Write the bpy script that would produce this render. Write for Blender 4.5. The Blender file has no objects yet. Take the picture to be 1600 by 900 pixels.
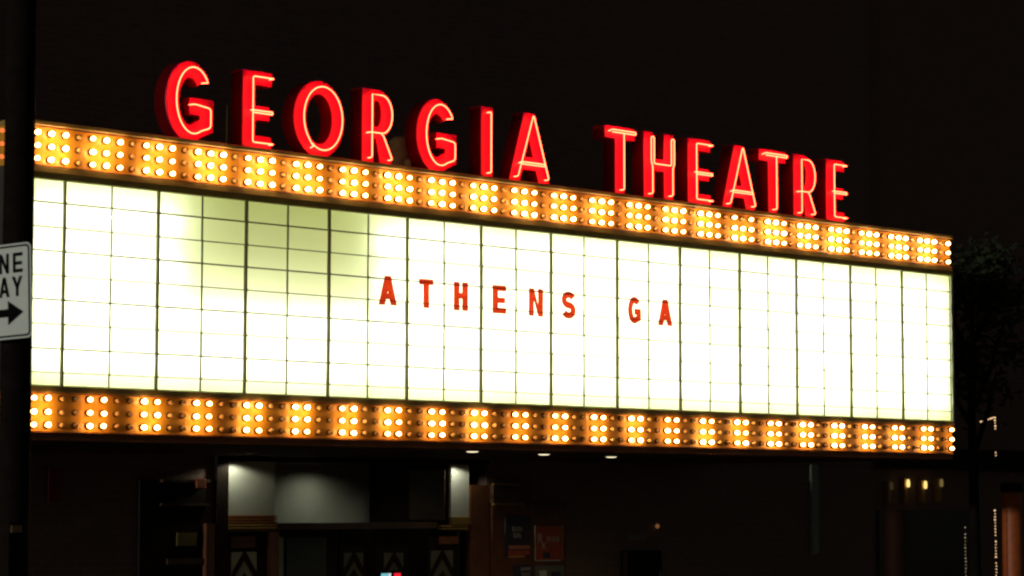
import bpy, bmesh, math, random
from mathutils import Vector, Matrix
random.seed(7)
PI = math.pi
S = bpy.context.scene
COL = S.collection

# ------------------------------------------------------------------ camera
# Metres.  +X runs along the marquee front, +Y goes into the building, Z is up.
F_PX, YAW, PITCH, ROLL = 3800.0, 0.809251, 0.0867627, 0.00178303
CAM = Vector((-11.4673, -17.5708, 2.74587))
fw = Vector((math.cos(YAW)*math.cos(PITCH), math.sin(YAW)*math.cos(PITCH), math.sin(PITCH)))
rt = Vector((math.sin(YAW), -math.cos(YAW), 0)); up = rt.cross(fw)
rr = rt*math.cos(ROLL) + up*math.sin(ROLL); uu = -rt*math.sin(ROLL) + up*math.cos(ROLL)
cd = bpy.data.cameras.new('camera'); co = bpy.data.objects.new('camera', cd); COL.objects.link(co)
m = Matrix((rr, uu, -fw)).transposed().to_4x4(); m.translation = CAM; co.matrix_world = m
cd.sensor_width = 36; cd.lens = F_PX/1600*36; cd.clip_start = .1; cd.clip_end = 2000
cd.dof.use_dof = True; cd.dof.focus_distance = 23.0; cd.dof.aperture_fstop = 3.0
S.camera = co

# ------------------------------------------------------------------ world, added sign-lighting sun, exposure
SUN_EL, SUN_TRAVEL = math.radians(2), Vector((1, 0, 0)).normalized()
w = bpy.data.worlds.new('World'); S.world = w; w.use_nodes = True
nt = w.node_tree; bg = nt.nodes['Background']
sky = nt.nodes.new('ShaderNodeTexSky'); sky.sky_type = 'NISHITA'; sky.sun_disc = False
sky.sun_elevation = SUN_EL; sky.sun_rotation = math.atan2(-SUN_TRAVEL.x, -SUN_TRAVEL.y)
hs = nt.nodes.new('ShaderNodeHueSaturation'); hs.inputs['Saturation'].default_value = .25
nt.links.new(sky.outputs[0], hs.inputs['Color']); nt.links.new(hs.outputs[0], bg.inputs['Color'])
bg.inputs['Strength'].default_value = .025
sl = bpy.data.lights.new('fill_sun', 'SUN'); sl.energy = .72; sl.angle = math.radians(.5); sl.color = (1, .97, .88)  # lamp added so the road sign is lit at night
so = bpy.data.objects.new('fill_sun', sl); COL.objects.link(so)
d = Vector((SUN_TRAVEL.x*math.cos(SUN_EL), SUN_TRAVEL.y*math.cos(SUN_EL), -math.sin(SUN_EL)))
so.rotation_euler = d.to_track_quat('-Z', 'Y').to_euler(); so.location = (-20, 5, 12)
S.view_settings.view_transform = 'Standard'; S.view_settings.look = 'None'
S.view_settings.exposure = 0; S.view_settings.gamma = 1
S.render.engine = 'CYCLES'
cy = S.cycles
cy.use_denoising = True; cy.max_bounces = 8; cy.diffuse_bounces = 4; cy.transmission_bounces = 6
cy.caustics_reflective = False; cy.caustics_refractive = False; cy.sample_clamp_indirect = 4
cy.use_light_tree = True; cy.pixel_filter_type = 'BLACKMAN_HARRIS'; cy.filter_width = 2.3

# ------------------------------------------------------------------ materials
def mat(name, col, rough=.6, metal=0, noise=0, nscale=8, bump=0, bscale=40, emit=None, estr=1, spec=.5):
    mt = bpy.data.materials.new(name); mt.use_nodes = True
    n = mt.node_tree; b = n.nodes['Principled BSDF']
    b.inputs['Base Color'].default_value = (*col, 1); b.inputs['Roughness'].default_value = rough
    b.inputs['Metallic'].default_value = metal; b.inputs['Specular IOR Level'].default_value = spec
    if emit:
        b.inputs['Emission Color'].default_value = (*emit, 1); b.inputs['Emission Strength'].default_value = estr
    if noise or bump:
        tc = n.nodes.new('ShaderNodeTexCoord')
    if noise:
        t = n.nodes.new('ShaderNodeTexNoise'); t.inputs['Scale'].default_value = nscale
        t.inputs['Detail'].default_value = 6; t.inputs['Roughness'].default_value = .65
        r = n.nodes.new('ShaderNodeValToRGB')
        r.color_ramp.elements[0].position = .3; r.color_ramp.elements[1].position = .72
        r.color_ramp.elements[0].color = (*[c*(1-noise) for c in col], 1)
        r.color_ramp.elements[1].color = (*[min(1, c*(1+noise*.6)) for c in col], 1)
        n.links.new(tc.outputs['Object'], t.inputs['Vector']); n.links.new(t.outputs['Fac'], r.inputs['Fac'])
        n.links.new(r.outputs['Color'], b.inputs['Base Color'])
    if bump:
        t2 = n.nodes.new('ShaderNodeTexNoise'); t2.inputs['Scale'].default_value = bscale; t2.inputs['Detail'].default_value = 5
        bp = n.nodes.new('ShaderNodeBump'); bp.inputs['Strength'].default_value = bump; bp.inputs['Distance'].default_value = .01
        n.links.new(tc.outputs['Object'], t2.inputs['Vector']); n.links.new(t2.outputs['Fac'], bp.inputs['Height'])
        n.links.new(bp.outputs['Normal'], b.inputs['Normal'])
    return mt

def glow(name, col, strength):
    mt = bpy.data.materials.new(name); mt.use_nodes = True
    n = mt.node_tree; n.nodes.clear()
    o = n.nodes.new('ShaderNodeOutputMaterial'); e = n.nodes.new('ShaderNodeEmission')
    e.inputs['Color'].default_value = (*col, 1); e.inputs['Strength'].default_value = strength
    n.links.new(e.outputs[0], o.inputs['Surface']); return mt

def brick_mat(name, c1, c2, mortar):
    mt = bpy.data.materials.new(name); mt.use_nodes = True
    n = mt.node_tree; b = n.nodes['Principled BSDF']; b.inputs['Roughness'].default_value = .85
    tc = n.nodes.new('ShaderNodeTexCoord'); mp = n.nodes.new('ShaderNodeMapping'); mp.inputs['Rotation'].default_value = (PI/2, 0, 0)
    br = n.nodes.new('ShaderNodeTexBrick'); br.inputs['Color1'].default_value = (*c1, 1); br.inputs['Color2'].default_value = (*c2, 1)
    br.inputs['Mortar'].default_value = (*mortar, 1); br.inputs['Scale'].default_value = 1
    br.inputs['Brick Width'].default_value = .21; br.inputs['Row Height'].default_value = .075; br.inputs['Mortar Size'].default_value = .008
    bp = n.nodes.new('ShaderNodeBump'); bp.inputs['Strength'].default_value = .5; bp.inputs['Distance'].default_value = .01; bp.invert = True
    n.links.new(tc.outputs['Object'], mp.inputs[0]); n.links.new(mp.outputs[0], br.inputs['Vector'])
    n.links.new(br.outputs['Color'], b.inputs['Base Color']); n.links.new(br.outputs['Fac'], bp.inputs['Height'])
    n.links.new(bp.outputs[0], b.inputs['Normal']); return mt

def pane_mat():
    mt = bpy.data.materials.new('sign_acrylic'); mt.use_nodes = True
    n = mt.node_tree; n.nodes.clear()
    o = n.nodes.new('ShaderNodeOutputMaterial'); t = n.nodes.new('ShaderNodeBsdfTranslucent')
    df = n.nodes.new('ShaderNodeBsdfDiffuse'); mx = n.nodes.new('ShaderNodeMixShader'); mx.inputs[0].default_value = .22
    tc = n.nodes.new('ShaderNodeTexCoord'); nz = n.nodes.new('ShaderNodeTexNoise'); nz.inputs['Scale'].default_value = 1.3
    r = n.nodes.new('ShaderNodeValToRGB')
    r.color_ramp.elements[0].color = (.80, .84, .62, 1); r.color_ramp.elements[1].color = (.84, .87, .68, 1)
    n.links.new(tc.outputs['Object'], nz.inputs[0]); n.links.new(nz.outputs['Fac'], r.inputs[0])
    oi = n.nodes.new('ShaderNodeObjectInfo'); mr = n.nodes.new('ShaderNodeMapRange'); mr.inputs[3].default_value = .90; mr.inputs[4].default_value = 1.04
    hv = n.nodes.new('ShaderNodeHueSaturation'); n.links.new(oi.outputs['Random'], mr.inputs[0]); n.links.new(mr.outputs[0], hv.inputs['Value'])
    n.links.new(r.outputs[0], hv.inputs['Color']); n.links.new(hv.outputs[0], t.inputs['Color']); df.inputs['Color'].default_value = (.8, .82, .66, 1)
    n.links.new(t.outputs[0], mx.inputs[1]); n.links.new(df.outputs[0], mx.inputs[2])
    n.links.new(mx.outputs[0], o.inputs['Surface']); return mt

def clear_mat():
    mt = bpy.data.materials.new('clear_acrylic'); mt.use_nodes = True
    n = mt.node_tree; n.nodes.clear()
    o = n.nodes.new('ShaderNodeOutputMaterial'); t = n.nodes.new('ShaderNodeBsdfTransparent'); t.inputs['Color'].default_value = (.96, .97, .94, 1)
    n.links.new(t.outputs[0], o.inputs['Surface']); return mt

def clear_plastic(name, col):
    mt = bpy.data.materials.new(name); mt.use_nodes = True
    n = mt.node_tree; n.nodes.clear()
    o = n.nodes.new('ShaderNodeOutputMaterial'); t = n.nodes.new('ShaderNodeBsdfTransparent')
    t.inputs['Color'].default_value = (*[c**.5 for c in col], 1)
    p = n.nodes.new('ShaderNodeBsdfPrincipled'); p.inputs['Base Color'].default_value = (.6, .03, .012, 1); p.inputs['Roughness'].default_value = .3
    mx = n.nodes.new('ShaderNodeMixShader'); mx.inputs[0].default_value = .10
    n.links.new(t.outputs[0], mx.inputs[1]); n.links.new(p.outputs[0], mx.inputs[2]); n.links.new(mx.outputs[0], o.inputs['Surface'])
    return mt

M = dict(
    band=mat('gold_painted_sheet', (.80, .405, .034), .42, 0, .18, 5, .12, 30),
    trim=mat('dark_bronze_trim', (.30, .24, .07), .55, 0, .3, 6),
    ledge=mat('amber_ledge', (.36, .26, .07), .5, 0, .2, 6),
    lip=mat('brown_lip', (.30, .11, .03), .5, 0, .25, 7),
    case=mat('dark_sheet_metal', (.05, .045, .035), .6, 0, .3, 4),
    boxin=mat('aged_cream_interior', (.78, .82, .32), .8),
    mull=mat('grey_green_mullion', (.13, .11, .05), .5, .2, .2, 8),
    post=mat('pale_aluminium', (.55, .55, .48), .45, .4, .1, 8),
    socket=mat('brown_socket', (.10, .045, .012), .6),
    dim=mat('unlit_bulb_glass', (.92, .58, .20), .22, 0, 0, spec=.6),
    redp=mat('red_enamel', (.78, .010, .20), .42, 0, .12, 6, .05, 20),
    shaded_redside=mat('red_enamel_shaded_return', (.15, .002, .003), .9, 0, .3, 5, .05, 20, spec=.03),  # darkened copy of the enamel, shade on the letter sides put into its colour
    brick=brick_mat('dark_brown_brick', (.20, .125, .09), (.18, .112, .08), (.20, .15, .12)),
    brick2=brick_mat('dark_red_brick', (.21, .12, .08), (.19, .105, .07), (.20, .14, .11)),
    plaster=mat('pale_grey_plaster', (.48, .49, .40), .8, 0, .10, 3, .1, 60),
    wood=mat('dark_brown_wood', (.075, .034, .012), .5, 0, .4, 7, .15, 30),
    darkwood=mat('near_black_wood', (.022, .015, .010), .7, 0, .3, 7, spec=.08),
    redwood=mat('reddish_wood', (.16, .055, .020), .5, 0, .35, 6),
    gilt=mat('gilt_moulding', (.42, .24, .055), .42, .2, .3, 10),
    gilt2=mat('copper_moulding', (.32, .11, .03), .45, .1, .3, 10),
    glassd=mat('dark_door_glass', (.07, .08, .068), .08, 0, spec=.6),
    pale=mat('frosted_pale_glass', (.30, .30, .19), .35, 0, .15, 9),
    palegrey=mat('dim_grey_glass', (.12, .12, .085), .3, 0, .25, 9),
    greeng=mat('green_grey_glass', (.24, .30, .20), .3, 0, .2, 5),
    soffit=mat('dark_soffit_paint', (.05, .036, .018), .8, 0, .3, 3, spec=.1),
    asphalt=mat('asphalt', (.05, .05, .052), .85, 0, .35, 3, .4, 60),
    paving=mat('concrete_paving', (.22, .21, .19), .85, 0, .25, 2, .3, 40),
    paint=mat('road_paint', (.7, .7, .66), .7, 0, .2, 9),
    earth=mat('dark_earth', (.05, .045, .035), .95, 0, .4, 1),
    pole=mat('creosoted_timber', (.014, .010, .008), .95, 0, .4, 9, .6, 25, spec=.05),
    signw=mat('white_sign_sheeting', (.78, .85, .76), .5, 0, .07, 6),
    signb=mat('black_sign_ink', (.008, .007, .007), .9, spec=.05),
    steel=mat('galvanised_steel', (.30, .30, .29), .5, .6, .2, 12),
    brown=mat('rusty_brown_metal', (.13, .075, .03), .8, 0, .35, 9, spec=.1),
    tan=mat('tan_weathered_metal', (.38, .26, .12), .6, 0, .35, 9),
    bark=mat('bark', (.012, .009, .007), .95, 0, .4, 9, .6, 20, spec=.05),
    leaf=mat('leaf_green', (.022, .034, .008), .9, 0, .4, 2),
    orange=mat('orange_brown_tone', (.46, .105, .018), .55, 0, .35, 5),
    redban=mat('dull_red_cloth', (.20, .022, .008), .8, 0, .2, 9),
    yellowp=mat('dull_yellow_card', (.20, .14, .03), .7, 0, .3, 9),
    navy=mat('poster_navy', (.045, .04, .06), .5, 0, .3, 9),
    pred=mat('poster_red', (.50, .085, .02), .5, 0, .25, 9),
    pwhite=mat('poster_white', (.62, .58, .48), .5, 0, .1, 9),
    ppink=mat('poster_pink', (.62, .22, .14), .5, 0, .2, 9),
    porange=mat('poster_orange', (.62, .25, .04), .5, 0, .2, 9),
    pgrey=mat('poster_grey', (.20, .20, .17), .5, 0, .4, 30),
    wire=mat('black_wire', (.02, .02, .02), .6),
)
M['pane'] = pane_mat(); M['clear'] = clear_mat()
M['redplastic'] = clear_plastic('red_clear_plastic', (.28, .017, .006))
M['tube'] = glow('fluorescent_light', (1, .99, 1), 27)
M['tube_off'] = glow('dead_tube_fill', (1, .95, .55), 1.7)  # weak glow added to the dead tubes to lift the dark patch
M['tube_faint'] = glow('dead_tube_fill_second', (1, .93, .62), 3.0)  # stronger added glow, for the second row of dead tubes
M['bulb'] = glow('lit_bulb', (1, .54, .22), 30)
M['bulb_red'] = glow('dim_orange_bulb', (1, .22, .05), 1.1)
M['bulb_weak'] = glow('tired_bulb', (1, .47, .16), 17)
M['bulb_strong'] = glow('fresh_bulb', (1, .58, .27), 42)
M['neon'] = glow('red_neon', (1, .046, .018), 26)
M['down'] = glow('downlight_lens', (1, .86, .55), 1.6)
M['string'] = glow('string_bulb', (1, .62, .33), 1.5)
M['stringdim'] = glow('string_bulb_dim', (1, .72, .45), .5)
M['sconce'] = glow('sconce_bulb', (1, .72, .22), 1.3)
M['faint'] = glow('faint_sconce_bulb', (1, .62, .3), .035)
M['faint2'] = glow('weak_sconce_bulb', (1, .72, .25), .16)
M['amber'] = glow('amber_bulb', (1, .42, .14), .16)
M['cyan'] = glow('led_cyan', (.25, .75, .85), .7)
M['ledw'] = glow('led_white', (.7, .85, .9), .8)
M['ledr'] = glow('led_red', (1, .02, .04), .9)

# ------------------------------------------------------------------ mesh helpers
class MB:
    def __init__(s): s.bm = bmesh.new()
    def box(s, x0, x1, y0, y1, z0, z1, mi=0, bev=0):
        vs = [s.bm.verts.new(p) for p in ((x0,y0,z0),(x1,y0,z0),(x1,y1,z0),(x0,y1,z0),(x0,y0,z1),(x1,y0,z1),(x1,y1,z1),(x0,y1,z1))]
        fs = []
        for f in ((0,3,2,1),(4,5,6,7),(0,1,5,4),(1,2,6,5),(2,3,7,6),(3,0,4,7)):
            q = s.bm.faces.new([vs[i] for i in f]); q.material_index = mi; fs.append(q)
        if bev:
            es = list({e for f in fs for e in f.edges})
            r = bmesh.ops.bevel(s.bm, geom=es, offset=bev, segments=1, affect='EDGES', profile=.5)
            for f in r['faces']: f.material_index = mi
        return s
    def tube(s, pts, r, n=6, mi=0, closed=False):
        pts = [Vector(p) for p in pts]; N = len(pts); rings = []; ref = None
        for i, p in enumerate(pts):
            a = pts[(i-1) % N] if (closed or i) else p; b = pts[(i+1) % N] if (closed or i < N-1) else p
            t = (b-a).normalized()
            if ref is None:
                ref = t.cross(Vector((0,1,0)));  ref = t.cross(Vector((1,0,0))) if ref.length < .1 else ref
            ref = (ref - t*ref.dot(t)).normalized(); bi = t.cross(ref)
            rad = r[i] if isinstance(r, (list, tuple)) else r
            rings.append([s.bm.verts.new(p + (ref*math.cos(2*PI*k/n) + bi*math.sin(2*PI*k/n))*rad) for k in range(n)])
        for i in range(N if closed else N-1):
            A, B = rings[i], rings[(i+1) % N]
            for k in range(n):
                f = s.bm.faces.new((A[k], A[(k+1) % n], B[(k+1) % n], B[k])); f.smooth = True; f.material_index = mi
        if not closed:
            for R_ in (rings[0][::-1], rings[-1]):
                f = s.bm.faces.new(R_); f.material_index = mi
        return s
    def lathe(s, prof, origin=(0,0,0), axis='Z', n=12, mi=0, smooth=True):
        o = Vector(origin); rings = []
        def P(r, h, a):
            c, q = math.cos(a)*r, math.sin(a)*r
            return o + (Vector((c,q,h)) if axis == 'Z' else Vector((c, -h, q)))   # axis 'Y': h goes towards -Y
        for r, h in prof:
            rings.append([s.bm.verts.new(P(r, h, 0))] if r < 1e-6 else [s.bm.verts.new(P(r, h, 2*PI*k/n)) for k in range(n)])
        for A, B in zip(rings, rings[1:]):
            for k in range(n):
                k2 = (k+1) % n
                vs = [A[0], B[k2], B[k]] if len(A) == 1 else ([A[k], A[k2], B[0]] if len(B) == 1 else [A[k], A[k2], B[k2], B[k]])
                f = s.bm.faces.new(vs); f.smooth = smooth; f.material_index = mi
        return s
    def mesh(s, name, mats):
        bmesh.ops.recalc_face_normals(s.bm, faces=s.bm.faces)
        me = bpy.data.meshes.new(name); s.bm.to_mesh(me); s.bm.free()
        for q in (mats if isinstance(mats, (list, tuple)) else [mats]): me.materials.append(q)
        return me

def base_of(o):
    v = Vector()
    while o: v += o.location; o = o.parent
    return v
def link(name, me, parent=None, loc=(0,0,0)):
    o = bpy.data.objects.new(name, me); COL.objects.link(o); o.location = loc
    if parent: o.parent = parent
    return o
def obj(name, mb, mats, parent=None, world=True):
    """one mesh object; vertices were given in world space, stored relative to the thing's base"""
    me = mb.mesh(name, mats) if isinstance(mb, MB) else mb
    if parent and world: me.transform(Matrix.Translation(-base_of(parent)))
    return link(name, me, parent)
def tag(o, label, cat, group=None):
    o['label'] = label; o['category'] = cat
    if group: o['group'] = group
    return o
def thing(name, label, cat, loc=(0,0,0), group=None):
    o = bpy.data.objects.new(name, None); COL.objects.link(o); o.location = loc; o.empty_display_size = .2
    return tag(o, label, cat, group)
def solid(name, label, cat, mb, mats, loc, group=None):
    me = mb.mesh(name, mats); me.transform(Matrix.Translation(-Vector(loc)))
    return tag(link(name, me, None, loc), label, cat, group)
def struct(name, mb, mats):
    o = obj(name, mb, mats); o['kind'] = 'structure'; return o
def bx(*a, **k): return MB().box(*a, **k)

def flat_mesh(name, loops, depth, bev, mats, fill='BOTH', res=0):
    """closed outlines in (x, z) -> extruded plate centred on y = 0, front towards -Y"""
    cu = bpy.data.curves.new(name, 'CURVE'); cu.dimensions = '2D'; cu.fill_mode = fill
    cu.extrude = max(depth/2 - bev, 0); cu.bevel_depth = bev; cu.bevel_resolution = res
    for lp in loops:
        sp = cu.splines.new('POLY'); sp.points.add(len(lp)-1)
        for p, q in zip(sp.points, lp): p.co = (q[0], q[1], 0, 1)
        sp.use_cyclic_u = True
    tmp = bpy.data.objects.new('tmp', cu); me = bpy.data.meshes.new_from_object(tmp)
    bpy.data.objects.remove(tmp); bpy.data.curves.remove(cu)
    me.transform(Matrix.Rotation(PI/2, 4, 'X')); me.name = name
    me.materials.clear()
    for q in (mats if isinstance(mats, (list, tuple)) else [mats]): me.materials.append(q)
    return me
def text_mesh(name, txt, size, depth, mt, sx=1, align='CENTER', offset=0):
    cu = bpy.data.curves.new(name, 'FONT'); cu.body = txt; cu.size = size; cu.extrude = depth/2; cu.align_x = align; cu.align_y = 'CENTER'
    cu.offset = offset
    tmp = bpy.data.objects.new('tmp', cu); me = bpy.data.meshes.new_from_object(tmp)
    bpy.data.objects.remove(tmp); bpy.data.curves.remove(cu)
    me.transform(Matrix.Rotation(PI/2, 4, 'X') @ Matrix.Scale(sx, 4, (1,0,0))); me.materials.clear(); me.materials.append(mt); me.name = name
    return me

# ------------------------------------------------------------------ letter shapes
def arc(cx, cz, rx, rz, a0, a1, n):
    return [(cx + rx*math.cos(math.radians(a0+(a1-a0)*i/n)), cz + rz*math.sin(math.radians(a0+(a1-a0)*i/n))) for i in range(n+1)]
def ribbon(pts, t):
    """outline of a stroke of width t along an open polyline, mitred, square ends"""
    P = [Vector((p[0], p[1])) for p in pts]; L, R_ = [], []
    for i, p in enumerate(P):
        d0 = (P[i]-P[i-1]).normalized() if i else None; d1 = (P[i+1]-P[i]).normalized() if i < len(P)-1 else None
        d0 = d0 or d1; d1 = d1 or d0
        n0 = Vector((-d0.y, d0.x)); n1 = Vector((-d1.y, d1.x)); n = (n0+n1).normalized()
        k = t/2/max(.45, n.dot(n0)); L.append(p+n*k); R_.append(p-n*k)
    return [(v.x, v.y) for v in L + R_[::-1]]
def g_path(W, H, t):
    a, b = (W-t)/2, (H-t)/2; cx, cz = W/2, H/2
    return arc(cx, cz, a, b, 40, 298, 38) + [(W-t/2, H*.21), (W-t/2, H*.44), (W*.50, H*.44)]
def shape(ch, W, H, t, th):
    """loops for a letter: t = width of uprights, th = width of cross strokes"""
    if ch == 'I': return [[(0,0),(W,0),(W,H),(0,H)]]
    if ch == 'E':
        m = H*.47
        return [[(0,0),(W,0),(W,th),(t,th),(t,m-th/2),(W*.93,m-th/2),(W*.93,m+th/2),(t,m+th/2),(t,H-th),(W,H-th),(W,H),(0,H)]]
    if ch == 'T':
        a, b = W/2-t/2, W/2+t/2
        return [[(a,0),(b,0),(b,H-th),(W,H-th),(W,H),(0,H),(0,H-th),(a,H-th)]]
    if ch == 'H':
        m = H*.52
        return [[(0,0),(t,0),(t,m-th/2),(W-t,m-th/2),(W-t,0),(W,0),(W,H),(W-t,H),(W-t,m+th/2),(t,m+th/2),(t,H),(0,H)]]
    if ch == 'A':
        c = W/2; q = t*.52; k = (c-q)/H; z0, z1 = H*.20, H*.20+th
        xi = lambda z: t*1.04 + k*z           # inner edge of the left leg
        ztop = (c - t*1.04)/k - .01*H
        return [[(0,0),(t*1.04,0),(xi(z0),z0),(W-xi(z0),z0),(W-t*1.04,0),(W,0),(c+q,H),(c-q,H)],
                [(xi(z1),z1),(W-xi(z1),z1),(c+.002,min(ztop,H*.86)),(c-.002,min(ztop,H*.86))]]
    if ch == 'O':
        return [arc(W/2,H/2,W/2,H/2,0,351,39), arc(W/2,H/2,W/2-t,H/2-th,0,351,39)]
    if ch == 'R':
        mz = H*.36; r0 = W*.5; b0 = (H-mz)/2; czr = (H+mz)/2
        out = [(0,0),(t,0),(t,mz),(W*.46,mz),(W-t*1.08,0),(W,0),(W*.72,mz*1.06)] + arc(W-r0,czr,r0,b0,-58,90,18) + [(0,H)]
        hole = [(t,mz+th*.8)] + arc(W-r0,czr,max(.02,r0-t),b0-th*.85,-90,90,12) + [(t,H-th*.85)]
        return [out, hole]
    if ch == 'G': return [ribbon(g_path(W, H, t), t)]
    if ch == 'N':
        return [[(0,0),(t,0),(t,H*.62),(W-t,0),(W,0),(W,H),(W-t,H),(W-t,H*.38),(t,H),(0,H)]]
    if ch == 'S':
        a = (W-t)/2; b = (H-t)/4
        return [ribbon(arc(W/2,H-t/2-b,a,b,25,270,16)[:-1] + arc(W/2,t/2+b,a,b,90,-155,16), t)]
    if ch == 'Y':
        c = W/2; m = H*.42
        return [[(c-t/2,0),(c+t/2,0),(c+t/2,m),(W,H),(W-t*1.15,H),(c,m+t*1.2),(t*1.15,H),(0,H),(c-t/2,m)]]
    if ch == 'W':
        c = W/2; u = t*.9
        return [[(W*.2,0),(W*.2+u,0),(c,H*.62),(W*.8-u,0),(W*.8,0),(W,H),(W-u,H),(W*.8-u*.4,t*1.9),(c+u*.45,H*.95),(c-u*.45,H*.95),(W*.2+u*.4,t*1.9),(u,H),(0,H)]]

def rounded(pts, r, n=4, closed=False):
    P = [Vector(p) for p in pts]; out = []
    for i, p in enumerate(P):
        if not closed and i in (0, len(P)-1): out.append(p); continue
        a, b = P[i-1], P[(i+1) % len(P)]; da, db = a-p, b-p
        k = min(r, da.length*.45, db.length*.45); A = p+da.normalized()*k; B = p+db.normalized()*k
        for j in range(n+1):
            s = j/n; out.append(A*(1-s)**2 + p*2*s*(1-s) + B*s*s)
    return out

# ================================================================== SETTING: ground, road, pavements
def sheet(pts_yz, x0, x1, lift=0):
    mb = MB(); rows = [[mb.bm.verts.new((x, y, z+lift)) for x in (x0, x1)] for y, z in pts_yz]
    for a, b in zip(rows, rows[1:]): mb.bm.faces.new((a[0], a[1], b[1], b[0]))
    return mb
struct('ground', sheet([(-400, 1.0), (-15.2, 1.0), (-14.6, .90), (-4.7, -.14), (400, -.14)], -400, 400), M['earth'])
struct('road', sheet([(-14.5, .894), (-4.75, -.130)], -120, 120, .006), M['asphalt'])
zr = lambda y: .894 + (y+14.5)*(-.130-.894)/9.75
for x in range(-60, 60, 6):
    o = obj('lane_line', sheet([(-9.7, zr(-9.7)), (-9.58, zr(-9.58))], x, x+3, .010), M['paint']); o['kind'] = 'structure'
struct('pavement', bx(-120, 120, -4.58, 30, -.10, 0), M['paving'])
struct('kerb', bx(-120, 120, -4.74, -4.583, -.11, .004), M['paving'])
struct('near_pavement', bx(-120, 120, -24, -14.75, 1.004, 1.095), M['paving'])
struct('near_kerb', bx(-120, 120, -14.745, -14.58, .89, 1.099), M['paving'])

# ================================================================== THEATRE BUILDING
B = thing('theatre_building', 'dark brick theatre front rising behind and beneath the lit marquee', 'building', (4, 4, 0))
obj('upper_wall', bx(-9, 16.2, 4.0, 4.5, 3.235, 11.6), M['brick'], B)
obj('ground_wall', bx(-9, 4.62, 4.02, 4.5, 0, 3.235), M['brick'], B)
obj('ground_wall', bx(8.70, 16.2, 4.02, 4.5, 0, 3.235), M['brick'], B)
obj('side_wall', bx(-9, -8.6, 4.5, 16, 0, 11.6), M['brick'], B)
obj('side_wall', bx(15.8, 16.2, 4.5, 16, 0, 11.6), M['brick'], B)
obj('parapet', bx(-9.06, 16.26, 3.93, 4.56, 11.6, 11.85), M['tan'], B)
# vestibule above and beside the doors
obj('recess_wall', bx(5.44, 8.10, 5.5, 5.6, 0, 3.235), M['plaster'], B)
obj('recess_side_wall', bx(5.30, 5.44, 4.04, 5.5, 0, 3.235), M['plaster'], B)
obj('recess_side_wall', bx(8.10, 8.24, 4.04, 5.5, 0, 3.235), M['darkwood'], B)
obj('wood_panel', bx(8.085, 8.098, 4.10, 4.74, 2.50, 3.10), M['wood'], B)
obj('plaster_panel', bx(4.757, 5.44, 4.0, 4.035, 2.567, 3.16), M['plaster'], B)
obj('plaster_panel', bx(8.10, 8.392, 4.0, 4.035, 2.536, 3.16), M['plaster'], B)
obj('bulkhead', bx(4.757, 8.70, 3.97, 5.495, 3.162, 3.222), M['darkwood'], B)
obj('dark_pilaster', bx(4.60, 4.757, 3.945, 4.0, 0, 3.222), M['darkwood'], B)
obj('brick_pilaster', bx(4.43, 4.545, 3.90, 4.0, 0, 2.48), M['redwood'], B)
obj('red_wood_panel', bx(8.392, 8.70, 3.97, 4.06, 0, 2.92), M['redwood'], B)
for i in range(5):                                                   # stacked ribs under the left pale panel
    z = 2.567 - i*.0325
    obj('moulding_rib', bx(4.757, 5.455-i*.004, 3.965-i*.004, 4.02, z-.022, z-.002, bev=.004), M['gilt2'] if i < 3 else M['gilt'], B)
obj('moulding_back', bx(4.757, 5.44, 4.0, 4.03, 2.39, 2.5645), M['redwood'], B)
for i in range(4):
    z = 2.536 - i*.0235
    obj('moulding_rib', bx(8.085, 8.392, 3.965-i*.003, 4.02, z-.015, z-.001, bev=.003), M['gilt'], B)
for i in range(2):
    z = 2.440 - i*.033
    obj('moulding_rib', bx(7.91, 8.345, 3.96, 4.02, z-.018, z-.001, bev=.003), M['gilt'], B)
obj('moulding_back', bx(8.10, 8.392, 4.001, 4.03, 2.37, 2.532), M['wood'], B)
obj('lintel', bx(5.445, 8.095, 4.22, 4.40, 2.40, 2.475), M['wood'], B)
# entrance doors
def chevron(mbd, x0, x1, z1, n=5, y=4.0):
    """bars of a zigzag grille"""
    w_, h = x1-x0, (x1-x0)*.72; c = (x0+x1)/2
    for i in range(n):
        z = z1 - i*h
        for s in (-1, 1):
            lp = [(c, z), (c, z-.10), (c+s*w_/2, z-h-.10), (c+s*w_/2, z-h)]
            a = [mbd.bm.verts.new((px, y, pz)) for px, pz in lp]; b = [mbd.bm.verts.new((px, y+.012, pz)) for px, pz in lp]
            mbd.bm.faces.new(a); mbd.bm.faces.new(b[::-1])
            for k in range(4): mbd.bm.faces.new((a[k], a[(k+1) % 4], b[(k+1) % 4], b[k]))
def door(x0, x1, y, ztop, gx0, gx1, gz, name='chevron_door', pane='pale'):
    dr = obj(name, bx(x0, x1, y+.02, y+.06, 0, ztop), M['darkwood'], B)
    obj('glass', bx(gx0, gx1, y+.008, y+.018, .5, gz), M[pane], dr)
    g = MB(); chevron(g, gx0, gx1, gz+.02, 4, y-.006); obj('chevron_grille', g, M['darkwood'], dr)
    obj('handle', MB().tube([(x1-.06, y-.05, .95), (x1-.06, y-.05, 1.25)], .012), M['gilt'], dr)
door(4.80, 5.345, 3.985, 2.385, 4.845, 5.19, 2.165)
obj('transom_panel', bx(4.832, 5.166, 3.986, 4.0, 2.212, 2.335), M['redwood'], B)
obj('door_post', bx(5.35, 5.47, 3.95, 4.03, 0, 2.385), M['redwood'], B)
obj('pale_strip', bx(5.71, 5.81, 4.30, 4.33, .2, 2.32), M['greeng'], B)
dr = obj('glass_door', bx(5.83, 6.60, 4.32, 4.37, 0, 2.396), M['darkwood'], B)
obj('glass', bx(5.86, 6.44, 4.305, 4.318, .3, 2.31), M['glassd'], dr)
obj('handle', MB().tube([(6.50, 4.27, .95), (6.50, 4.27, 1.3)], .014), M['gilt'], dr)
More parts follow.
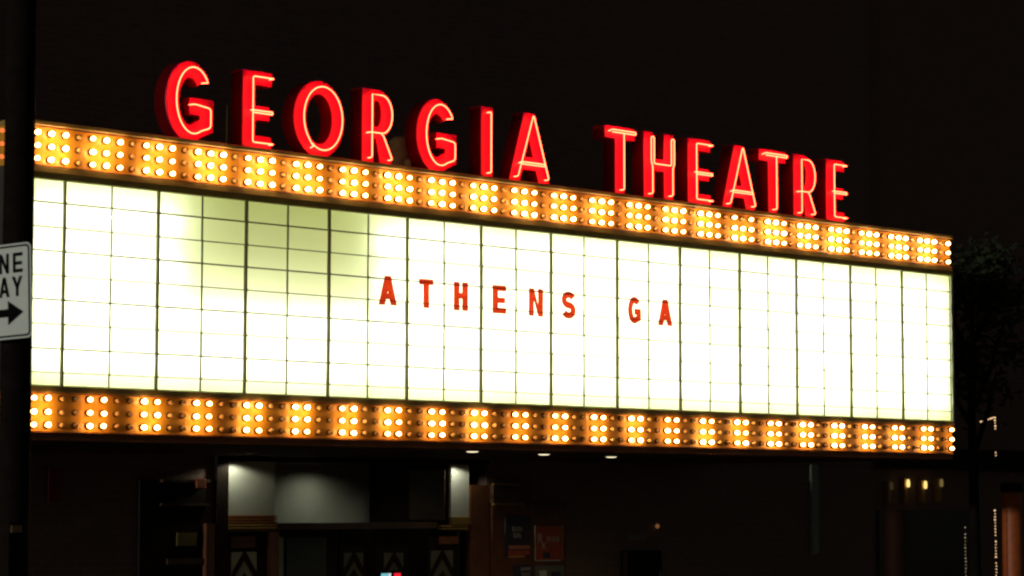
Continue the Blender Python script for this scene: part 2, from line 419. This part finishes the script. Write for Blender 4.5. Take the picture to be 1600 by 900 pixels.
door(6.66, 7.02, 4.30, 2.396, 6.71, 7.0, 2.125, pane='palegrey')
door(7.20, 7.72, 4.30, 2.396, 7.32, 7.62, 2.115, pane='palegrey')
door(7.74, 8.24, 3.985, 2.30, 7.775, 8.13, 2.141, pane='palegrey')
obj('transom_panel', bx(7.90, 8.208, 3.986, 4.0, 2.219, 2.307), M['gilt2'], B)
obj('entrance_back', bx(5.445, 8.095, 5.0, 5.04, 0, 2.39), M['darkwood'], B)
# shop front details left of the doors
sf = obj('shop_front', bx(3.60, 4.46, 3.96, 4.0, 0, 2.95), M['darkwood'], B)
obj('ledge', bx(3.85, 4.475, 3.90, 3.958, 2.925, 2.955), M['wood'], sf)
obj('ledge', bx(3.85, 4.475, 3.92, 3.958, 2.672, 2.70), M['wood'], sf)
obj('copper_bracket', bx(4.27, 4.40, 3.87, 3.898, 2.86, 2.97, bev=.01), M['orange'], sf)
obj('yellow_card', bx(4.076, 4.337, 3.945, 3.958, 2.242, 2.384), M['yellowp'], sf)
obj('low_rail', bx(3.945, 4.452, 3.93, 3.958, 2.045, 2.106), M['wood'], sf)
# display cases and doors right of the entrance
dc = obj('display_case', bx(8.72, 9.98, 3.94, 4.016, .9, 2.68), M['redwood'], B)
hb = obj('header_box', bx(8.70, 9.343, 3.90, 4.016, 2.70, 2.92), M['wood'], B)
obj('gilt_edge', bx(8.70, 9.15, 3.885, 3.93, 2.922, 2.94), M['gilt'], hb)
obj('gilt_edge', bx(8.70, 9.20, 3.885, 3.93, 2.684, 2.698), M['gilt'], hb)
sd = obj('side_door', bx(11.03, 11.75, 3.97, 4.015, 0, 2.10), M['darkwood'], B)
obj('door_edge', bx(11.03, 11.09, 3.95, 3.968, .05, 2.086), M['wood'], sd)
obj('handle', MB().tube([(11.69, 3.94, 1.2), (11.69, 3.94, 1.83)], .014), M['steel'], sd)
obj('number_plate', bx(11.14, 11.47, 3.99, 4.016, 2.235, 2.30), M['pgrey'], B)
obj('pale_strip', bx(14.80, 14.945, 3.97, 4.016, 2.0, 3.235), M['greeng'], B)

# ================================================================== MARQUEE
X0, X1 = -.47, 12.62
MQ = thing('marquee', 'long projecting theatre marquee with bands of bulbs and white backlit letter board', 'marquee', (6, 0, 3.235))
obj('canopy_body', bx(X0+.004, X1+.03, .40, 3.93, 3.24, 5.895), M['case'], MQ)
obj('soffit', bx(X0, X1+.036, .02, 3.94, 3.226, 3.238), M['soffit'], MQ)
obj('roof_ledge', bx(X0-.03, X1+.02, -.035, .40, 5.903, 5.945, bev=.006), M['ledge'], MQ)
obj('bottom_lip', bx(X0, X1+.02, .012, .05, 3.239, 3.298), M['lip'], MQ)
# white letter board: hollow box, tubes inside, panes in front
PZ0, PZ1 = 3.66, 5.51
LB = obj('letter_board', (MB().box(X0+.03, X1, .30, .32, PZ0-.02, PZ1+.02).box(X0+.03, X1, .016, .30, PZ1, PZ1+.02)
     .box(X0+.03, X1, .016, .30, PZ0-.02, PZ0).box(X0+.03, X0+.05, .016, .30, PZ0, PZ1).box(X1-.02, X1, .016, .30, PZ0, PZ1)), M['boxin'], MQ)
K = .97088
xs = [X0+.052] + [k*K/2 for k in range(27)]; xs[-1] = X1-.02
tracks = [5.256, 5.046, 4.843, 4.634, 4.429, 4.221, 4.012, 3.810]
zs = [PZ1] + tracks + [PZ0]
for i in range(len(xs)-1):
    for j in range(9):
        key = 'sign_pane_%d_%d' % (round((xs[i+1]-xs[i])*1000), j)
        me = bpy.data.meshes.get(key)
        wd, hg = xs[i+1]-xs[i], zs[j]-zs[j+1]
        if me is None:
            me = bx(-wd/2+.0012, wd/2-.0012, 0, .003, -hg/2+.0012, hg/2-.0012).mesh(key, [M['pane'], M['clear']])
            for f in me.polygons: f.material_index = 0 if f.normal.y < -.5 else 1
        link('sign_pane', me, LB, Vector(((xs[i]+xs[i+1])/2, .009, (zs[j]+zs[j+1])/2)) - base_of(LB))
for i, x in enumerate(xs[1:-1], 1):
    hw, y0 = (.0094, -.022) if i % 2 else (.0050, -.006)
    mb = MB(); ez = [PZ1+.01] + tracks + [PZ0]
    for j in range(9):
        dx, dh = random.uniform(-.0022, .0022), random.uniform(-.0012, .0012)
        mb.box(x-hw-dh+dx, x+hw+dh+dx, y0, .0075, ez[j+1]+.0004, ez[j]-.0004)
        if j: mb.box(x-hw-.004, x+hw+.004, y0-.006, y0-.001, ez[j]-.009, ez[j]+.009)
    obj('mullion', mb, M['mull'], LB)
for j, z in enumerate(tracks):
    hh = .0058 if j % 2 == 0 else .0041
    obj('letter_track', bx(X0+.04, X1-.015, -.012 if j % 2 == 0 else -.009, .007, z-hh, z+hh), M['mull'], LB)
edges = [-.40] + [(1.5+2*n)*K for n in range(-1, 7)]
seg = [(-.40, 1.5*K-.02)] + [((1.5+2*n)*K+.02, min((3.5+2*n)*K-.02, X1-.05)) for n in range(6)]
for s_i, (a, b) in enumerate(seg):
    for r_i, z in enumerate((5.205, 4.78, 4.36, 3.965)):
        dead = s_i == 1 and r_i < 2
        a2 = a + (.10 if s_i == 2 and r_i < 2 else 0); b2 = b - (.20 if s_i == 0 and r_i < 2 else 0)
        obj('fluorescent_tube', MB().tube([(a2, .18, z), (b2, .18, z)], .019, 8), (M['tube_faint'] if r_i else M['tube_off']) if dead else M['tube'], LB)
# trims round the board
obj('upper_trim', MB().box(X0, X1, -.030, .014, 5.512, 5.553), M['trim'], MQ)
obj('upper_trim_ledge', MB().box(X0, X1, -.045, .012, 5.498, 5.5105), M['ledge'], MQ)
def prism(yz, x0, x1):
    mb = MB(); a = [mb.bm.verts.new((x0, y, z)) for y, z in yz]; b = [mb.bm.verts.new((x1, y, z)) for y, z in yz]
    mb.bm.faces.new(a); mb.bm.faces.new(b[::-1])
    for i in range(len(yz)): mb.bm.faces.new((a[i], a[(i+1) % len(yz)], b[(i+1) % len(yz)], b[i]))
    return mb
obj('upper_trim_base', prism([(-.043, 5.4965), (-.024, 5.452), (.004, 5.446), (.004, 5.4965)], X0, X1), M['trim'], MQ)
obj('lower_trim', prism([(-.030, 3.643), (-.026, 3.690), (.004, 3.704), (.004, 3.643)], X0, X1), M['trim'], MQ)
obj('end_post', bx(X1+.001, X1+.034, -.012, .36, 3.646, 5.50), M['post'], MQ)
obj('end_post', bx(X0-.01, X0+.028, -.012, .36, 3.646, 5.50), M['trim'], MQ)
# bulb bands
def bulb_mesh(name, m_):
    mb = MB()
    mb.lathe([(.024, 0), (.028, .005), (.027, .018), (.018, .022)], axis='Y', n=10, mi=1)
    mb.lathe([(.012, .016), (.0185, .030), (.0215, .043), (.019, .056), (.011, .065), (0, .068)], axis='Y', n=8, mi=0)
    return mb.mesh(name, [m_, M['socket']])
BM = [bulb_mesh('unlit_bulb', M['dim']), bulb_mesh('lit_bulb', M['bulb']), bulb_mesh('tired_bulb', M['bulb_weak']), bulb_mesh('fresh_bulb', M['bulb_strong'])]
def level(lit, j): return 0 if not lit else random.choice((1, 1, 2, 2, 3) if j % 4 != 3 else (1, 3, 3, 3))
for nm, z0, z1 in (('upper', 5.556, 5.90), ('lower', 3.30, 3.641)):
    obj('bulb_panel', MB().box(X0, X1, 0, .03, z0, z1), M['band'], MQ)
    obj('panel_flange', bx(X0, X1+.004, -.022, -.001, z0, z0+.012), M['lip'], MQ)
    obj('panel_flange', bx(X0, X1+.004, -.022, -.001, z1-.012, z1), M['lip'], MQ)
bulbs = []
sp = (12.529+.302)/92
for j in range(94):
    for r, z in enumerate((5.837, 5.725, 5.615)):
        bulbs.append((12.529-j*sp, z, level(j % 4 != 1 and not (r == 0 and j == 27), j)))
sp2 = (12.554+.148)/91
for j in range(94):
    for z in (3.590, 3.476, 3.366): bulbs.append((12.554-j*sp2, z, level(j % 4 in (0, 3), 0)))
bulbs = [b for b in bulbs if b[0] > X0+.03]
bulbs.sort(key=lambda b: b[0])
for x, z, lit in bulbs[:300]:
    o = link('light_bulb', BM[lit], MQ, Vector((x, 0, z)) - MQ.location)
    o.rotation_euler = (random.uniform(-.06, .06), 0, random.uniform(-.06, .06))
    if not lit: o['label'] = 'unlit bulb between lit ones'
far = bmesh.new()
for x, z, lit in bulbs[300:]:
    t = bmesh.new(); t.from_mesh(BM[lit])
    for f in t.faces: f.material_index = 4 if f.material_index == 1 else lit
    bmesh.ops.translate(t, verts=t.verts, vec=Vector((x, 0, z)) - MQ.location)
    tm = bpy.data.meshes.new('t'); t.to_mesh(tm); far.from_mesh(tm); t.free(); bpy.data.meshes.remove(tm)
for k in range(24):                                                   # bulbs on the left return
    for z in (5.845, 5.732, 5.622, 3.592, 3.478, 3.368):
        lit = 0
        t = bmesh.new(); t.from_mesh(BM[lit])
        for f in t.faces: f.material_index = 4 if f.material_index == 1 else (5 if k % 4 != 1 else 0)
        bmesh.ops.rotate(t, verts=t.verts, cent=(0,0,0), matrix=Matrix.Rotation(-PI/2, 3, 'Z'))
        bmesh.ops.translate(t, verts=t.verts, vec=Vector((X0-.03, .13+.14*k, z)) - MQ.location)
        tm = bpy.data.meshes.new('t'); t.to_mesh(tm); far.from_mesh(tm); t.free(); bpy.data.meshes.remove(tm)
fm = bpy.data.meshes.new('light_bulbs'); far.to_mesh(fm); far.free()
for q in (M['dim'], M['bulb'], M['bulb_weak'], M['bulb_strong'], M['socket'], M['bulb_red']): fm.materials.append(q)
o = link('light_bulbs', fm, MQ); o['kind'] = 'stuff'
# return face on the left end, with the same bulbs
for z0, z1, rows in ((5.556, 5.90, (5.845, 5.732, 5.622)), (3.30, 3.641, (3.592, 3.478, 3.366))):
    obj('return_panel', bx(X0-.03, X0-.002, .001, 3.9, z0, z1), M['band'], MQ)
obj('return_wall', bx(X0-.022, X0-.012, .001, 3.9, 3.643, 5.553), M['case'], MQ)
# recessed lights in the soffit
for i, (x, y, e) in enumerate(((4.90, .16, 6), (6.424, .704, 6), (7.971, 1.219, 6), (3.943, 2.494, 0))):
    dl = obj('downlight', MB().lathe([(.085, .0), (.085, -.006), (.070, -.0065), (.070, -.001)], (x, y, 3.225), n=20), M['tan'], MQ)
    r = .062 if e else .012
    obj('lens', MB().lathe([(r, -.006), (r*.8, -.013), (0, -.016)], (x, y, 3.225), n=16), M['down'] if e else M['faint'], dl)
def spot(name, p, watts, half, blend, col=(1, .97, .86)):
    l = bpy.data.lights.new(name, 'SPOT'); l.energy = watts; l.spot_size = math.radians(2*half); l.spot_blend = blend
    l.shadow_soft_size = .02; l.color = col
    o = bpy.data.objects.new(name, l); COL.objects.link(o); o.parent = MQ; o.location = Vector(p) - MQ.location
    return o
spot('downlight_lamp', (4.90, .16, 3.19), 14, 78, .5, (1, .82, .5))
spot('downlight_lamp', (6.424, .704, 3.19), 14, 78, .5, (1, .82, .5))
spot('downlight_lamp', (7.971, 1.219, 3.19), 20, 82, .4, (1, .82, .5))
spot('downlight_lamp', (4.80, 3.82, 3.157), 5.2, 81, .30, (1, 1, .80))
spot('downlight_lamp', (8.10, 3.84, 3.157), 4.6, 80, .30, (1, 1, .82))
spot('downlight_lamp', (7.10, 5.10, 3.155), 6.2, 80, .85, (1, 1, .80))

# ================================================================== ROOF LETTERS (neon on deep channel letters)
LH, LZ, FY, NY = .727, 5.952, .12, .058
def neon_paths(ch, W, H, t):
    """tubes in local (x, y, z); y = 0 is the front plane of the glass, +y goes back into the letter"""
    y, bk = 0, .075; c = t*.5; zb, zt = .055, H-.060
    P = []
    def add(pts, r=.03, closed=False): P.append((rounded(pts, r, 4, closed), closed))
    if ch == 'I':
        x = W/2; add([(x,bk,zt),(x,y,zt),(x,y,zb),(x,bk,zb)], .018)
    elif ch == 'E':
        m_ = H*.47
        add([(W*.92,bk,zt),(W*.95,y,zt),(c,y,zt),(c,y,zb),(W*.95,y,zb),(W*.92,bk,zb)], .02)
        add([(c-.006,bk*.35,m_+.011),(c,y,m_+.011),(W*.90,y,m_+.011),(W*.90,y,m_-.011),(c,y,m_-.011)], .012)
    elif ch == 'T':
        x = W/2
        add([(.06,bk,zt),(.05,y,zt+.013),(W-.05,y,zt+.013),(W-.05,y,zt-.013),(.05,y,zt-.013)], .012)
        add([(x,y,zt-.02),(x,y,zb),(x,bk,zb)], .02)
    elif ch == 'H':
        g = .022; m_ = H*.52; a, b = c, W-c
        add([(a,bk,zb),(a,y,zb),(a,y,m_-.03),(a-g,y,m_+.02),(a-g,y,zt),(a+g,y,zt),(a+g,y,m_),(b-g,y,m_),(b-g,y,zt),(b+g,y,zt),(b+g,y,m_+.02),(b,y,m_-.03),(b,y,zb),(b,bk,zb)], .022)
    elif ch == 'A':
        z = H*.27; k = (W/2 - c)/(zt-zb); xl = c + k*(z-zb)
        add([(c,bk,zb),(c,y,zb),(W/2-.006,y,zt+.02),(W/2+.006,y,zt+.02),(W-c,y,zb),(W-c,bk,zb)], .022)
        add([(xl,bk*.6,z),(xl,y,z+.011),(W-xl,y,z+.011),(W-xl,y,z-.011),(xl,y,z-.011)], .012)
    elif ch == 'R':
        mz = H*.41; r0 = W*.5-t*.42; xa = W*.5
        bowl = [(px, y, pz) for px, pz in arc(xa, (zt+mz)/2, r0, (zt-mz)/2, 90, -90, 14)]
        P.append((rounded([(c,bk,zb),(c,y,zb),(c,y,zt)], .02) + [Vector(p) for p in bowl] + rounded([bowl[-1],(c-.01,y,mz),(c-.02,bk,mz)], .012)[1:], False))
        add([(xa,y,mz-.012),(xa+.02,y,mz-.02),(W-c*.8,y,zb),(W-c*.8,bk,zb)], .022)
    elif ch == 'O':
        P.append(([Vector((px, y, pz)) for px, pz in arc(W/2, H/2, W/2-t*.5, H/2-.062, -125, 224, 44)]
                  + [Vector((W*.30, y-.004, .085)), Vector((W*.34, bk, .08))], False))
    elif ch == 'G':
        pts = [(px, y, pz) for px, pz in arc(W/2, H/2, (W-t)/2, H/2-.062, 36, 296, 34)]
        P.append(([Vector((pts[0][0]-.03, bk, pts[0][2]))] + [Vector(p) for p in pts]
                  + rounded([pts[-1],(W-c,y,H*.18),(W-c,y,H*.42),(W*.52,y,H*.455),(W*.50,bk,H*.455)], .03)[1:], False))
    return P
roof = [('G',1.123,1.650),('E',1.980,2.313),('O',2.578,3.190),('R',3.413,3.800),('G',4.108,4.635),('I',4.970,5.128),('A',5.351,5.932),
        ('T',6.744,7.204),('H',7.343,7.807),('E',8.043,8.409),('A',8.599,9.165),('T',9.226,9.693),('R',9.828,10.20),('E',10.414,10.745)]
rlab = ['red neon letter G standing leftmost on the marquee roof', 'red neon letter E between the leftmost G and the O',
        'round red neon letter O, the only O on the roof', 'red neon letter R between the O and the second G',
        'red neon letter G between the first R and the I', 'red neon letter I, a single upright stroke beside the second G',
        'red neon letter A ending the left word before the gap', 'red neon letter T starting the right word after the gap',
        'red neon letter H with looped tube tops', 'red neon letter E between the H and the A',
        'red neon letter A between E and T in the right word', 'red neon letter T between A and R in the right word',
        'red neon letter R second from the right end of the roof sign', 'red neon letter E at the far right end of the roof sign']
for (ch, xa, xb), lab in zip(roof, rlab):
    W = xb-xa; t = .147
    root = thing('neon_letter', lab, 'neon letter', (xa, FY, LZ), 'red neon letters along the marquee roof')
    lp = shape(ch, W, LH, t, .125)
    dep = .175
    me = flat_mesh('letter_body', lp, dep, .004, [M['redp'], M['shaded_redside']])
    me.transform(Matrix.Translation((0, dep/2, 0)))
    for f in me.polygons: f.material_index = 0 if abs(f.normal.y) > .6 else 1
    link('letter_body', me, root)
    tb = MB()
    for pts, cl in neon_paths(ch, W, LH, t):
        tb.tube([p + Vector((0, NY-FY, 0)) for p in pts], .0057, 6, 0, cl)
    link('neon_tube', tb.mesh('neon_tube', M['neon']), root)
    for px in ((W*.3, W*.7) if W > .2 else (W*.5,)):
        link('foot', bx(px-.02, px+.02, .05, .12, -.012, .02).mesh('foot', M['case']), root)

# small hardware on the roof, seen between the letters
solid('junction_box', 'small tan round-topped junction box between R and second G', 'junction box',
      MB().lathe([(0, 6.36), (.07, 6.345), (.115, 6.30), (.13, 6.2), (.13, 5.95), (0, 5.95)], (4.33, .62, 0), n=14).box(4.20, 4.27, .33, .42, 5.946, 6.09, bev=.015), M['brown'], (4.33, .6, 5.946))
solid('conduit', 'thin tan conduit standing behind the gap between G and E', 'conduit',
      MB().tube([(2.467, 1.0, 5.90), (2.467, 1.0, 6.50)], .009), M['brown'], (2.467, 1.0, 5.9))

# ================================================================== CHANGEABLE LETTERS ON THE BOARD
small = [('A',3.618,.230),('T',4.108,.182),('H',4.561,.187),('E',5.079,.184),('N',5.586,.198),('S',6.051,.203),('G',7.030,.195),('A',7.504,.226)]
slab = ['red plastic letter A at the left end of the board message', 'red plastic letter T, second in the board message', 'red plastic letter H between T and E on the white board',
        'red plastic letter E between H and N on the white board', 'red plastic letter N on the white board, before the S', 'red plastic letter S ending the first word on the white board',
        'red plastic letter G after the gap on the white board', 'red plastic letter A at the right end of the board message']
for (ch, xc, W), lab in zip(small, slab):
    H = .281; t = {'A':.074,'S':.068,'G':.066,'N':.068}.get(ch, .075)
    me = flat_mesh('board_letter', shape(ch, W, H, t, .058), .006, 0, M['redplastic'])
    o = tag(link('board_letter', me, None, (xc-W/2, -.034, 4.588)), lab, 'sign letter', 'red changeable letters on the white board')
    o.rotation_euler = (0, random.uniform(-.015, .015), 0)

# ================================================================== POLE AND ONE WAY SIGN
PX, PY = -2.930, -3.960
pl = thing('utility_pole', 'thick dark timber pole cutting off the left end of the marquee', 'pole', (PX, PY, 0))
obj('shaft', MB().tube([(PX-.004*(z-3.5)*.4, PY+.005*(z-3.5)*.4, z) for z in (0, 1.5, 3, 4.5, 6, 8, 10)], [.112, .107, .103, .099, .097, .094, .091], 20), M['pole'], pl)
obj('cabinet', bx(PX-.105, PX+.02, PY-.12, PY-.085, 1.5, 2.60, bev=.006), M['pole'], pl)
obj('cabinet_plate', bx(PX-.09, PX-.01, PY-.126, PY-.121, 2.53, 2.575), M['tan'], pl)
SW, SH = .457, .61
sg = thing('one_way_sign', 'white ONE WAY sign with black right arrow on the dark timber pole', 'road sign', (0, 0, 0))
sy, sr = math.radians(15), math.radians(2.4)
n_ = Vector((-math.cos(sy), -math.sin(sy), 0)); r_ = Vector((math.sin(sy), -math.cos(sy), 0)); u_ = Vector((0,0,1))
r2 = r_*math.cos(sr) + u_*math.sin(sr); u2 = -r_*math.sin(sr) + u_*math.cos(sr)
mx = Matrix((r2, -n_, u2)).transposed().to_4x4(); mx.translation = Vector((-3.13, -4.13, 4.06)); sg.matrix_world = mx
def rrect(w_, h, r, n=5):
    out = []
    for cx, cz, a in ((w_/2-r, h/2-r, 0), (-w_/2+r, h/2-r, 90), (-w_/2+r, -h/2+r, 180), (w_/2-r, -h/2+r, 270)):
        out += arc(cx, cz, r, r, a, a+90, n)
    return out
link('sign_plate', flat_mesh('sign_plate', [rrect(SW, SH, .038)], .004, 0, M['signw']), sg)
def onsign(name, me, y=-.0045): return link(name, me, sg, (0, y, 0))
onsign('border', flat_mesh('border', [rrect(SW-.024, SH-.024, .030), rrect(SW-.048, SH-.048, .020)], .0015, 0, M['signb']))
def sign_word(chs, z, H, cw, gap):
    tot = len(chs)*cw + (len(chs)-1)*gap; x = -tot/2
    for ch in chs:
        W = cw*1.0
        me = flat_mesh('letter', shape(ch, W, H, .022, .022), .0015, 0, M['signb'])
        me.transform(Matrix.Translation((x, 0, z))); onsign('letter', me); x += cw+gap
sign_word('ONE', .117, .127, .082, .035)
sign_word('WAY', -.035, .127, .088, .022)
ar = [(-.17,-.17),(.035,-.17),(.035,-.205+.27-.17-.03),(.165,-.140-.0)]
onsign('arrow', flat_mesh('arrow', [[(-.17,-.163),(.030,-.163),(.030,-.215),(.160,-.1375),(.030,-.060),(.030,-.112),(-.17,-.112)]], .0015, 0, M['signb']))
bp_ = MB(); bp_.tube([(-.02, .002, .2), (-.02, .14, .2)], .012); bp_.tube([(-.02, .002, -.2), (-.02, .14, -.2)], .012)
link('bracket', bp_.mesh('bracket', M['steel']), sg)

# ================================================================== POSTERS AND SMALL THINGS UNDER THE MARQUEE
def poster(label, x0, x1, z0, z1, mt, extra, y=3.925):
    p = thing('poster', label, 'poster', (x0, y, z0), 'posters in the cases right of the entrance')
    obj('sheet', bx(x0, x1, y, y+.012, z0, z1), mt, p)
    for e in extra: e(p)
    return p
def words(txt, x, z, size, mt, sx=.8, y=3.919):
    def f(p):
        me = text_mesh('lettering', txt, size, .002, mt, sx); me.transform(Matrix.Translation((x, y, z))); obj('lettering', me, None, p)
    return f
def patch(name, x0, x1, z0, z1, mt, y=3.92): return lambda p: obj(name, bx(x0, x1, y, y+.004, z0, z1), mt, p)
poster('tall navy poster with pink and orange stripes at its foot', 8.924, 9.344, 2.038, 2.547, M['navy'],
       [words('EVEN', 9.12, 2.385, .085, M['pwhite']), words('GIRL', 9.125, 2.305, .085, M['pwhite']), patch('stripe', 8.98, 9.33, 2.145, 2.19, M['ppink']),
        patch('stripe', 8.97, 9.33, 2.075, 2.13, M['pred']), patch('stripe', 8.97, 9.25, 2.042, 2.068, M['porange'])])
poster('orange-red poster lettered R x EHAB in a pale frame', 9.432, 9.896, 2.007, 2.418, M['pred'],
       [words('R', 9.505, 2.265, .17, M['pwhite'], .9), words('x', 9.565, 2.19, .15, M['pwhite'], .9, 3.917), words('EHAB', 9.73, 2.255, .10, M['pwhite'], .9),
        patch('frame', 9.415, 9.430, 2.0, 2.43, M['pwhite']), patch('frame', 9.432, 9.86, 1.992, 2.005, M['pwhite']), patch('frame', 9.897, 9.905, 2.0, 2.43, M['tan']),
        patch('picture', 9.56, 9.68, 2.03, 2.10, M['navy'])])
poster('small dark notice with white lines below the navy poster', 9.06, 9.37, 1.60, 1.955, M['navy'],
       [words('SHOWS', 9.26, 1.90, .06, M['pwhite']), words('TICKETS', 9.26, 1.835, .05, M['pwhite'])])
poster('mottled grey picture poster below the orange-red poster', 9.43, 9.93, 1.45, 1.935, M['pgrey'], [patch('figure', 9.50, 9.62, 1.5, 1.88, M['pwhite']), patch('figure', 9.70, 9.86, 1.5, 1.86, M['navy'])])
bn = solid('red_banner', 'narrow dull red banner hanging on the dark wall left of the doors', 'banner', MB().box(2.455, 2.61, 3.962, 3.966, 2.71, 3.05), M['redban'], (2.53, 3.96, 2.71))
wl = thing('wall_lamp', 'tiny amber lamp on the dark wall above the side door', 'lamp', (11.65, 4, 2.40))
obj('bracket', bx(11.63, 11.67, 3.96, 4.017, 2.43, 2.47), M['steel'], wl)
obj('bulb', MB().lathe([(0, 2.375), (.02, 2.385), (.03, 2.405), (.02, 2.43), (0, 2.436)], (11.65, 3.95, 0), n=10), M['amber'], wl)
ls = thing('led_sign', 'small lit cyan and red LED display at the entrance doors', 'sign', (7.4, 4.25, 1.75))
obj('housing', bx(6.86+.35, 7.22+.35, 4.245, 4.29, 1.75, 1.905), M['signb'], ls)
for x0, x1, k in ((.0, .10, 'cyan'), (.11, .15, 'ledw'), (.20, .30, 'ledr')):
    obj('display', bx(7.22+x0, 7.22+x1, 4.238, 4.2445, 1.81, 1.88), M[k], ls)

# ================================================================== RIGHT: NEXT BUILDING, TREE, LIGHTS
NB = thing('next_building', 'low dark building beyond the right end of the marquee', 'building', (20, 4.2, 0))
obj('wall', bx(16.203, 40, 4.10, 14, 0, 13.5), M['brick2'], NB)
obj('fascia', bx(16.21, 40, 3.98, 4.098, 3.2, 3.5), M['darkwood'], NB)
obj('window', bx(16.4, 18.6, 4.05, 4.098, .8, 2.6), M['glassd'], NB)
for x, top, lab in ((16.61, 3.02, 'faint wall sconce first from the left on the next building'), (17.0, 3.06, 'bright wall sconce left of the brightest one on the next building'),
                    (17.41, 3.04, 'brightest wall sconce on the next building'), (17.80, 3.07, 'wall sconce right of the brightest one on the next building')):
    k = {16.61: 'faint', 17.0: 'sconce', 17.41: 'sconce', 17.8: 'faint2'}[x]
    sc_ = thing('wall_sconce', lab, 'lamp', (x, 3.98, 2.75), 'wall sconces on the next building')
    obj('backplate', bx(x-.035, x+.035, 4.02, 4.098, 2.72, top), M['gilt'], sc_)
    obj('bulb', MB().lathe([(0, top-.13), (.022, top-.12), (.027, top-.07), (.020, top-.02), (0, top-.01)], (x, 3.985, 0), n=8), M[k], sc_)
def strand(label, pts, step, mt, r=.0085):
    t = thing('string_lights', label, 'string lights', pts[0], 'strings of small warm lights on the right')
    obj('cable', MB().tube(pts, .004, 5), M['wire'], t)
    mb = MB(); P = [Vector(p) for p in pts]; acc = 0
    for a, b in zip(P, P[1:]):
        L = (b-a).length; s = acc
        while s < L:
            p = a+(b-a)*(s/L); rr_ = r*random.uniform(.7, 1.25)
            if random.random() > .08:
                mb.lathe([(0, -rr_), (rr_, -.3*rr_), (rr_*.8, .6*rr_), (0, rr_)], p + Vector((random.uniform(-.006, .006), -.01, 0)), n=6)
            s += step
        acc = s-L
    o = obj('small_bulbs', mb, M[mt], t); o['kind'] = 'stuff'
strand('short dim string of lights hanging low on the left', [(16.985, 3.0, 2.365), (17.0, 3.0, .4)], .048, 'stringdim', .008)
strand('tall bright string of lights beside the orange column', [(17.71, 3.0, 2.60), (17.74, 3.0, .4)], .044, 'string', .0105)
strand('swag of lights high up beyond the marquee end', [(17.36, 3.0, 3.86), (17.50, 3.0, 3.885), (17.72, 3.0, 3.935), (17.745, 3.0, 3.94), (17.755, 3.0, 3.74)], .040, 'string', .011)
strand('two lone lights hanging between the swag and the tall string', [(17.752, 3.0, 3.43), (17.752, 3.0, 3.36)], .04, 'string', .0105)
oc = thing('orange_column', 'round orange-brown column with dark collar at the right edge', 'column', (18.15, 3.0, 0))
obj('shaft', MB().lathe([(.155, 0.1), (.150, 1.5), (.143, 2.86)], (18.15, 3.0, 0), n=28), M['orange'], oc)  # orange light on the pillar put into the shaft's colour
obj('base', bx(17.95, 18.35, 2.8, 3.2, 0, .1), M['paving'], oc)
obj('collar', MB().lathe([(.145, 2.86), (.165, 2.88), (.165, 2.98), (.13, 3.0)], (18.15, 3.0, 0), n=24), M['darkwood'], oc)
obj('hook', MB().tube([(18.06, 2.95, 3.0), (18.04, 2.95, 3.06), (18.07, 2.95, 3.11), (18.14, 2.95, 3.12)], .014), M['orange'], oc)
# street tree beyond the right end
tr = thing('street_tree', 'dark leafy street tree just beyond the right end of the marquee', 'tree', (15.85, 2.0, 0))
tk = MB(); tk.tube([(15.85, 2, 0), (15.87, 2.02, 1.5), (15.83, 2, 2.8), (15.86, 2.05, 4.2), (15.85, 2, 5.4)], [.09, .08, .07, .05, .02], 10)
for a in range(7):
    an = a*2.3; z = 3.4+a*.3
    tk.tube([(15.85, 2, z), (15.85+.3*math.cos(an), 2+.3*math.sin(an), z+.5), (15.85+.55*math.cos(an), 2+.55*math.sin(an), z+1.1)], [.045, .03, .012], 6)
obj('trunk', tk, M['bark'], tr)
cr = bmesh.new()
for c_ in range(70):
    an = random.uniform(0, 2*PI); rad = .78*math.sqrt(random.random()); zc = random.uniform(4.1, 6.1)
    rad *= math.sin(PI*min(1, max(.12, (zc-3.8)/2.6)))**.6
    cx, cyy = 15.85+rad*math.cos(an), 2+rad*math.sin(an)
    for l_ in range(26):
        p = Vector((cx+random.gauss(0, .17), cyy+random.gauss(0, .17), zc+random.gauss(0, .14)))
        a = Vector((random.gauss(0,1), random.gauss(0,1), random.gauss(0,.6))).normalized(); b = a.orthogonal().normalized()
        L, w2 = random.uniform(.10, .17), .040
        v = [cr.verts.new(p), cr.verts.new(p+a*L*.5+b*w2), cr.verts.new(p+a*L), cr.verts.new(p+a*L*.5-b*w2)]
        cr.faces.new(v)
cm = bpy.data.meshes.new('crown'); cr.to_mesh(cm); cr.free(); cm.materials.append(M['leaf'])
cm.transform(Matrix.Translation(-tr.location)); link('crown', cm, tr)
